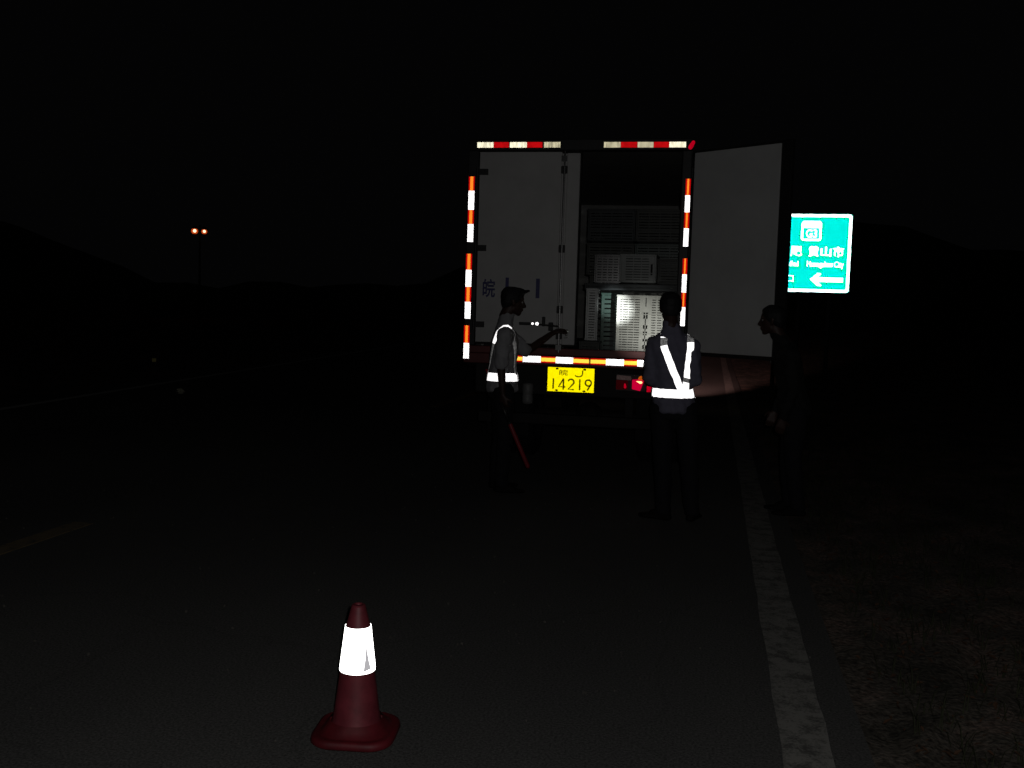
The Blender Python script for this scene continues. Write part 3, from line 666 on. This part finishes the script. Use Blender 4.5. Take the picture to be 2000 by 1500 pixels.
    for s, S in ((-1,'L'),(1,'R')):
        sh, el, wr = V('sh'+S), V('el'+S), V('wr'+S)
        hull(bm, [(tor(s*.10,0,.08,ch), .075),(sh,.066)])
        if sleeves == 'long': hull(bm, [(sh,.066),(el,.054)]); hull(bm, [(el,.053),(wr,.038)])
        else: hull(bm, [(sh,.068),(sh.lerp(el,.92),.062)])
        hull(bm, [(sh.lerp(el,.45)+f*.012,.064),(sh.lerp(el,.6)-f*.01,.060)])
    sb = blend(bm, .010, 3)
    ring = [v for v in sb.verts]
    for v in ring:
        n_ = math.sin(v.co.z*46+v.co.x*30)*math.sin(v.co.x*55-v.co.z*21+v.co.y*40); v.co += v.normal*n_*.0055
    SH = obj('shirt', sb, M[shirt], P, True, local=True)
    # ---- trousers
    bm = BM(); hull(bm, [(hp, er(.140,.105,.07)), (hp+Vector((0,0,-.08)), er(.155,.115,.06))])
    for s, S in ((-1,'L'),(1,'R')):
        hi, kn, an = V('hi'+S), V('kn'+S), V('an'+S)
        hull(bm, [(hi,(.096,.10,.08)),(kn,.073)]); hull(bm, [(kn,.073),(kn+(an-kn)*.5,.068),(an+Vector((0,0,-.02)),(.062,.062,.03))])
    tb = blend(bm, .011, 3)
    for v in tb.verts: v.co += v.normal*math.sin(v.co.z*38+v.co.x*25)*math.sin(v.co.z*17-v.co.y*30)*.004
    obj('trousers', tb, M['trousers'], P, True, local=True)
    for S in 'LR':
        an = V('an'+S); tw = Vector(J['toe'+S]).normalized(); sd = Vector((tw.y,-tw.x,0)); bm = BM()
        z0 = -an.z
        hull(bm, [(an+Vector((0,0,-.01)),(.042,.042,.03)), (an-tw*.035+Vector((0,0,z0+.028)),(.034,.034,.026)), (an+tw*.08+Vector((0,0,z0+.045)),(.04,.04,.03))])
        hull(bm, [(an-tw*.03+Vector((0,0,z0+.02)),(.036,.036,.02)), (an+tw*.14+sd*.015+Vector((0,0,z0+.022)),(.03,.03,.02)), (an+tw*.14-sd*.015+Vector((0,0,z0+.022)),(.03,.03,.02)), (an+tw*.185+Vector((0,0,z0+.02)),(.024,.024,.016))])
        sbm = blend(bm, .006, 2)
        for v in sbm.verts: v.co.z = max(v.co.z, .001)
        obj('shoe', sbm, M['shoe'], P, True, local=True)
    bm = BM(); n = 36; z = hp.z+.02
    return P, SH, bvh, f, r, MX
def ribbon(bvh, casts, width, name, P, mat, off=.009, dull=(), seed=1):
    """band laid on the cloth: casts = (origin, direction, band-across vector)"""
    rnd = random.Random(seed); rows = []
    for o_, d, ac in casts:
        d = Vector(d).normalized(); o_ = Vector(o_); ac = Vector(ac).normalized(); row = []
        for k in (-.5,-.17,.17,.5):
            hit = bvh.ray_cast(o_+ac*width*k, d)
            row.append(hit[0]+hit[1]*off if hit[0] is not None else None)
        g = [p for p in row if p is not None]
        if len(g) == 4 and max((g[i]-g[i+1]).length for i in range(3)) < width*.75:
            j = rnd.uniform(-.002,.002); rows.append([p+ac*j for p in row])
    keep = []
    for row in rows:
        if not keep: keep.append(row); continue
        st = row[1]-keep[-1][1]
        if st.length > .10 or st.length < .018: continue
        if len(keep) > 1 and st.normalized().dot((keep[-1][1]-keep[-2][1]).normalized()) < .2: continue
        keep.append(row)
    rows = keep
    bm = BM(); vs = [[bm.verts.new(p) for p in row] for row in rows]
    for i in range(len(vs)-1):
        for k in range(3): face(bm, [vs[i][k], vs[i][k+1], vs[i+1][k+1], vs[i+1][k]], 1 if i in dull else 0)
    geom = bm.faces[:]; bmesh.ops.recalc_face_normals(bm, faces=geom)
    ret = bmesh.ops.solidify(bm, geom=geom, thickness=.003)
    return obj(name, bm, mat, P, True, local=True)
SV = [M['vest_silver'], M['vest_dull']]
def ring_casts(c, z, n=44, tilt=0):
    out = []
    for i in range(n+1):
        a = 2*math.pi*i/n; d = Vector((math.cos(a), math.sin(a), 0)); out.append((Vector((c[0],c[1],z+tilt*d.x))+d*.6, -d, (0,0,1)))
    return out

# --- officer on the left: right side towards us, reaching for the door latch
bL = (-1.78,8.47,0); fL = Vector((.95,.30,0)).normalized()
JL = dict(head=(.075,.03,1.655), look=(.96,.22,-.16), chest=(.015,0,1.28), waist=(.0,0,1.06), hip=(-.005,0,.93),
 shR=(.045,-.175,1.375), elR=(.030,-.215,1.11), wrR=(.050,-.20,.875), hdR=(.06,-.195,.78), pnR=(.4,.9,0), curlR=1.15,
 shL=(-.01,.17,1.375), elL=(.165,.235,1.22), wrL=(.36,.42,1.385), hdL=(.43,.50,1.425), pnL=(0,0,-1), curlL=.7, tsL=-1,
 hiR=(.03,-.085,.90), knR=(.055,-.09,.50), anR=(.035,-.09,.085), toeR=(.97,.1,0),
 hiL=(-.03,.085,.90), knL=(-.02,.10,.50), anL=(-.06,.12,.085), toeL=(.9,.4,0))
PL, SHL, bv, f, r, MX = person('person in cap and reflective harness reaching for the closed left truck door', bL, fL, JL, 'shirt', cap=True)
H1 = thing('harness_tmp', 'x', 'x'); bpy.data.objects.remove(H1)
def vstraps(P, bv, f, r, J, belt_z, sh_x=.115, seeds=0, dull_belt=(), dullL=(), dullR=(), wid=.052, meet_back=.0, beltw=.062, torso=(0,0), order=('L','R'), backx=None):
    ch = Vector(J['chest']); wa = Vector(J['waist'])
    ribbon(bv, ring_casts(torso, belt_z), beltw, 'reflective_belt', P, SV, dull=dull_belt, seed=seeds+1)
    for s, S in ((-1,'L'),(1,'R')):
        dull = dullL if S == 'L' else dullR; pts = []
        tx = backx[S] if backx else (s*sh_x, s*meet_back)
        topz = ch.z+.085
        for i in range(11):      # back, belt to shoulder
            t = i/10; z = belt_z+.02+(topz-.0-belt_z-.02)*t; x = tx[1]+(tx[0]-tx[1])*t; cx = wa.lerp(ch, min(1,t*1.3))
            c = Vector((cx.x,cx.y,z))+r*x; pts.append((c-f*.6, f, (r*(1)+Vector((0,0,-.25*s))).normalized()))
        for a in (22, 40, 58, 76, 94, 112, 130, 148): # over the shoulder
            a_ = R(a); d = -(f*-math.cos(a_)+Vector((0,0,1))*math.sin(a_)); c = ch+Vector((0,0,.05))+r*tx[0]*(1 if a < 100 else 1-.003*(a-100)); pts.append((c-d*.5, d, r))
        for i in range(11):
            t = 1-i/10; z = belt_z+.02+(topz-belt_z-.02)*t; cx = wa.lerp(ch, min(1,t*1.3)); x = s*(.05+(sh_x-.05)*t)
            c = Vector((cx.x,cx.y,z))+r*x; pts.append((c+f*.6, -f, r))
        ribbon(bv, pts, wid, 'reflective_strap', P, SV, dull=dull, seed=seeds+3+s)
vstraps(PL, bv, f, r, JL, 1.005, sh_x=.12, seeds=10, dullL=list(range(0,9))+list(range(15,40)), dullR=list(range(0,8))+list(range(15,40)), dull_belt=(), wid=.042, beltw=.07)

# --- officer seen from behind, right of centre
bR = (-.25,7.70,0); fR = Vector((-.10,.995,0)).normalized()
JR = dict(head=(-.080,.045,1.635), look=(-.25,.95,-.10), chest=(-.045,0,1.265), waist=(-.035,0,1.03), hip=(-.02,0,.90),
 shL=(-.185,.01,1.355), elL=(-.205,.0,1.08), wrL=(-.175,.22,1.15), hdL=(-.16,.31,1.19), pnL=(.9,0,-.2), curlL=1.1, tsL=1,
 shR=(.095,-.01,1.35), elR=(.130,-.0,1.08), wrR=(.06,.23,1.10), hdR=(.01,.31,1.13), pnR=(-.9,0,-.2), curlR=.9, tsR=-1,
 hiL=(-.105,0,.87), knL=(-.085,.01,.48), anL=(-.065,0,.085), toeL=(-.93,.30,0),
 hiR=(.075,0,.87), knR=(.115,.01,.48), anR=(.150,.03,.085), toeR=(.25,.95,0))
PR_, SHR, bv, f, r, MX = person('bareheaded person seen from behind in a V-shaped white reflective harness', bR, fR, JR, 'vest_cloth')
vstraps(PR_, bv, f, r, JR, .992, seeds=20, backx={'L': (-.072,.062), 'R': (.126,.088)}, dullL=(10,11), dullR=(2,11,12), dull_belt=(), wid=.050, beltw=.064, torso=(-.03,0))

# --- third person in the dark in front of the open door
b3 = (.70,8.30,0); f3 = Vector((-1,.06,0)).normalized()
J3 = dict(head=(-.235,.0,1.562), look=(-1,.08,-.10), chest=(-.095,0,1.20), waist=(-.055,0,1.0), hip=(-.02,0,.87),
 shL=(-.085,-.165,1.285), elL=(-.06,-.19,1.03), wrL=(-.12,-.17,.81), hdL=(-.14,-.165,.72), pnL=(0,1,0), curlL=.5,
 shR=(-.09,.165,1.285), elR=(-.07,.20,1.03), wrR=(-.16,.18,.83), hdR=(-.19,.17,.75), pnR=(0,-1,0), curlR=.5,
 hiL=(-.02,-.085,.84), knL=(-.03,-.09,.46), anL=(.03,-.09,.085), toeL=(-1,-.1,0),
 hiR=(-.01,.085,.84), knR=(-.05,.09,.46), anR=(-.02,.10,.085), toeR=(-1,.15,0))
person('person in dark clothes in profile facing left, in front of the open truck door', b3, f3, J3, 'dark_shirt', sleeves='long')

# ---- things they hold
t = thing('traffic_baton', 'red traffic baton hanging from the right hand of the person in the cap', 'baton', (-1.73,8.255,.76))
a = Vector((-1.745,8.262,.80)); b = Vector((-1.667,8.262,.635)); c = Vector((-1.492,8.262,.262))
bm = BM(); rod(bm, a, b, .016, 14); lathe(bm, [(.020,0),(.020,.02)], b, c-b, 14); obj('handle', bm, M['torch_body'], t, True)
bm = BM(); lathe(bm, [(.019,0),(.019,(c-b).length-.02),(.012,(c-b).length-.004),(0,(c-b).length)], b+(c-b)*.045, (c-b), 16, caps=False); obj('red_tube', bm, M['baton'], t, True)
p0 = Vector((-.425,8.02,1.20)); tg = Vector((-.862,9.33,1.635)); dv = (tg-p0).normalized()
t = thing('flashlight', 'small torch in the left hand of the person seen from behind, shining on the crates', 'torch', p0)
bm = BM(); lathe(bm, [(0,0),(.013,.002),(.013,.11),(.020,.13),(.020,.155),(.018,.156)], p0-dv*.06, dv, 18, caps=False); obj('torch_body', bm, M['torch_body'], t, True)
bm = BM(); lathe(bm, [(.0175,0),(.0175,.001)], p0+dv*.094, dv, 18); obj('torch_lens', bm, M['torch_lens'], t)
src = p0+dv*.11
lamp('torch_core', 'SPOT', src, 170, (.97,1,1), .02, tg+Vector((-.02,0,-.01)), 15, 1, t)
lamp('torch_spill', 'SPOT', src, 24, (1,1,.93), .012, tg+Vector((.22,0,-.16)), 36, 1, t)

# ================================================================ ROAD SIGN
SY = 22.0
S = thing('road_sign', 'green direction sign on posts with white writing and an arrow pointing left', 'sign', (2.0,SY,0))
x0, x1, z0, z1 = .30, 2.765, 2.125, 3.768
def rrect(x0, x1, z0, z1, r_, n=6):
    P = []
    for cx, cz, a0 in ((x1-r_,z1-r_,0),(x0+r_,z1-r_,90),(x0+r_,z0+r_,180),(x1-r_,z0+r_,270)):
        for i in range(n+1): a = R(a0+90*i/n); P.append((cx+r_*math.cos(a), cz+r_*math.sin(a)))
    return P
bm = BM(); prism(bm, [(x,SY,z) for x, z in rrect(x0,x1,z0,z1,.05)], (0,.02,0)); obj('panel', bm, M['sign_green'], S)
def ringbm(bm, x0, x1, z0, z1, r_, w_, y, mi=0):
    o_ = rrect(x0,x1,z0,z1,r_); i_ = rrect(x0+w_,x1-w_,z0+w_,z1-w_,max(.005,r_-w_)); a = [bm.verts.new((x,y,z)) for x,z in o_]; b = [bm.verts.new((x,y,z)) for x,z in i_]; n = len(a)
    for k in range(n): face(bm, [a[k], b[k], b[(k+1)%n], a[(k+1)%n]], mi)
bm = BM(); ringbm(bm, x0+.004, x1-.004, z0+.004, z1-.004, .06, .066, SY-.003); obj('border', bm, M['sign_white'], S)
bm = BM(); ringbm(bm, 1.735, 2.155, 3.20, 3.625, .06, .05, SY-.003)
P4 = [(x,SY-.005,z) for x, z in ((1.765,3.47),(2.125,3.47),(2.125,3.60),(1.765,3.60))]; face(bm, [bm.verts.new(p) for p in P4])
text_bm('G3', 1.83, 2.065, 3.268, 3.448, SY-.0045, .03, bm=bm)
text_bm('国家高速', 1.79, 2.10, 3.50, 3.575, SY-.007, .0, mi=1, bm=bm)
obj('route_shield', bm, [M['sign_white'], M['sign_red']], S)
for s_, a in (('合',(1.22,1.45,2.875,3.09)), ('肥',(1.535,1.775,2.870,3.095)), ('黄',(1.900,2.122,2.868,3.105)), ('山',(2.150,2.372,2.878,3.095)), ('市',(2.400,2.628,2.868,3.10)), ('口',(1.47,1.635,2.33,2.475)), ('入',(1.25,1.43,2.33,2.475))):
    obj('lettering', text_bm(s_, *a, SY-.003, .034), M['sign_white'], S)  # strokes thickened to imitate overexposed, bleeding letters
for s_, a in (('Hefei',(1.30,1.72,2.66,2.785)), ('Huangshan',(1.885,2.41,2.625,2.785)), ('City',(2.435,2.64,2.615,2.785))):
    obj('lettering', text_bm(s_, *a, SY-.003, .035), M['sign_white'], S)
bm = BM(); prism(bm, [(x,SY-.006,z) for x, z in ((1.955,2.398),(2.11,2.535),(2.185,2.535),(2.185,2.50),(2.125,2.445),(2.635,2.445),(2.635,2.345),(2.125,2.345),(2.20,2.285),(2.20,2.258),(2.11,2.258))], (0,.004,0)); obj('arrow', bm, M['sign_white'], S)
for x in (1.30, 1.76, 2.38):
    bm = BM(); rod(bm, (x,SY+.08,-.05), (x,SY+.08,3.6), .045, 16); lathe(bm, [(.09,0),(.09,.015)], (x,SY+.08,-.045)); obj('post', bm, M['sign_back'], S, True)
bm = BM()
for z in (2.4,3.4): box(bm, x0+.1, x1-.1, SY+.0205, SY+.034, z-.03, z+.03)
obj('backing_rail', bm, M['sign_back'], S)

# ================================================================ TRAFFIC CONE
cx, cy = -1.235, 3.42
t = thing('traffic_cone', 'red traffic cone with a bright white reflective collar, standing on the asphalt', 'cone', (cx,cy,0))
bm = BM(); lathe(bm, [(.100,.030),(.095,.045),(.085,.085),(.0655,.235),(.0645,.258),(.0465,.414),(.040,.435),(.027,.487),(.024,.495),(.015,.498),(.013,.490),(.011,.40)], (cx,cy,0), n=48, caps=False); obj('cone_body', bm, M['cone_red'], t, True)
bm = BM(); n = 48
prof = [(.0662,.252),(.0665,.258),(.0482,.414),(.0478,.418)]
rings = [[bm.verts.new((cx+r_*math.cos(2*math.pi*i/n), cy+r_*math.sin(2*math.pi*i/n), z)) for i in range(n)] for r_, z in prof]
for q, (a, b) in enumerate(zip(rings, rings[1:])):
    for i in range(n): face(bm, [a[i], a[(i+1)%n], b[(i+1)%n], b[i]])
obj('reflective_collar', bm, M['cone_collar'], t, True)
bm = BM()   # overlap of the sleeve, a narrow dull sliver
def cp(a, z, o_=.002): r_ = .0665-(z-.258)/(.156)*.0183+o_; return (cx+r_*math.cos(R(a)), cy+r_*math.sin(R(a)), z)
pts = [(-52,.261),(-24,.268),(-30,.30),(-35,.335),(-38,.368),(-44,.31)]; face(bm, [bm.verts.new(cp(*p)) for p in pts]); obj('collar_seam', bm, M['collar_fold'], t)
# base: soft square foot with clipped corners and a raised rib
bm = BM()
def foot(h, zc, r_c, ang=0.12, n=8):
    P = []
    for k in range(4):
        a0 = ang+k*math.pi/2; c = Vector((cx,cy,0))+Vector((math.cos(a0+math.pi/4), math.sin(a0+math.pi/4),0))*(h-r_c)*math.sqrt(2)
        for i in range(n+1): a = a0+math.pi/2*i/n; P.append(c+Vector((math.cos(a), math.sin(a),0))*r_c+Vector((0,0,zc)))
    return P
sec = [foot(.146,.002,.085), foot(.153,.010,.088), foot(.150,.028,.088), foot(.139,.035,.084), foot(.130,.030,.082), foot(.120,.034,.085), foot(.108,.052,.09), foot(.096,.070,.09)]
vs = [[bm.verts.new(p) for p in s] for s in sec]; n = len(vs[0])
for a, b in zip(vs, vs[1:]):
    for i in range(n): face(bm, [a[i], a[(i+1)%n], b[(i+1)%n], b[i]])
face(bm, vs[0][::-1]); obj('cone_base', bm, M['cone_base'], t, True)

# ================================================================ DISTANT STREET LAMP, ROADSIDE BITS
LP = Vector((-38.5,70,0))
t = thing('street_lamp', 'distant street lamp with two glowing orange heads, far left in the dark', 'street lamp', LP)
bm = BM(); lathe(bm, [(.12,0),(.10,.3),(.06,7.2)], LP); obj('pole', bm, M['pole'], t, True)
bm = BM(); rod(bm, LP+Vector((-.40,0,7.05)), LP+Vector((.40,0,7.02)), .03); obj('arm', bm, M['pole'], t, True)
for dx, dz, s in ((-.40,6.75,1.0),(.40,6.72,.85)):
    c = LP+Vector((dx,-.05,dz))
    bm = BM(); lathe(bm, [(.02,.36),(.14,.30),(.20,.24),(.18,.22)], c, n=20, caps=False); hd = obj('lamp_head', bm, M['pole'], t, True)
    bm = BM(); hull(bm, [(c, (.125*s,.125*s,.13*s))]); obj('bulb', bm, M['lamp_white'], hd, True)
    bm = BM(); lathe(bm, [(.14*s,-.2*s),(.22*s,-.12*s),(.26*s,0),(.22*s,.12*s),(.14*s,.18*s)], c+Vector((-.14,.24,0)), n=20, caps=False); face(bm, [v for v in bm.verts][:20]); obj('halo_bowl', bm, M['lamp_halo'], hd, True)  # amber glowing shell behind the bulb, added as the lamp's halo
bm = BM(); 
for k in range(9):
    a = random.uniform(0,6.3); c = Vector((-8.70+math.cos(a)*.03,15.19+math.sin(a)*.03,.04)); v = [bm.verts.new(c+Vector((random.uniform(-.07,.07), random.uniform(-.05,.05), random.uniform(-.035,.07)))) for _ in range(4)]; face(bm, v[:3]); face(bm, v[1:])
tag(obj('paper_litter', bm, M['litter']), 'crumpled pale scrap lying on the asphalt inside the far edge line', 'litter')
t = thing('marker_post', 'low roadside marker post with a dim reflector beyond the far edge line', 'post', (-12.2,20.2,-.05))
bm = BM(); rbox(bm, -12.24, -12.16, 20.2, 20.24, -.05, .30, .01); obj('post', bm, M['delin_post'], t)
bm = BM(); rbox(bm, -12.25, -12.15, 20.185, 20.198, .17, .25, .01); obj('reflector', bm, M['delin'], t)
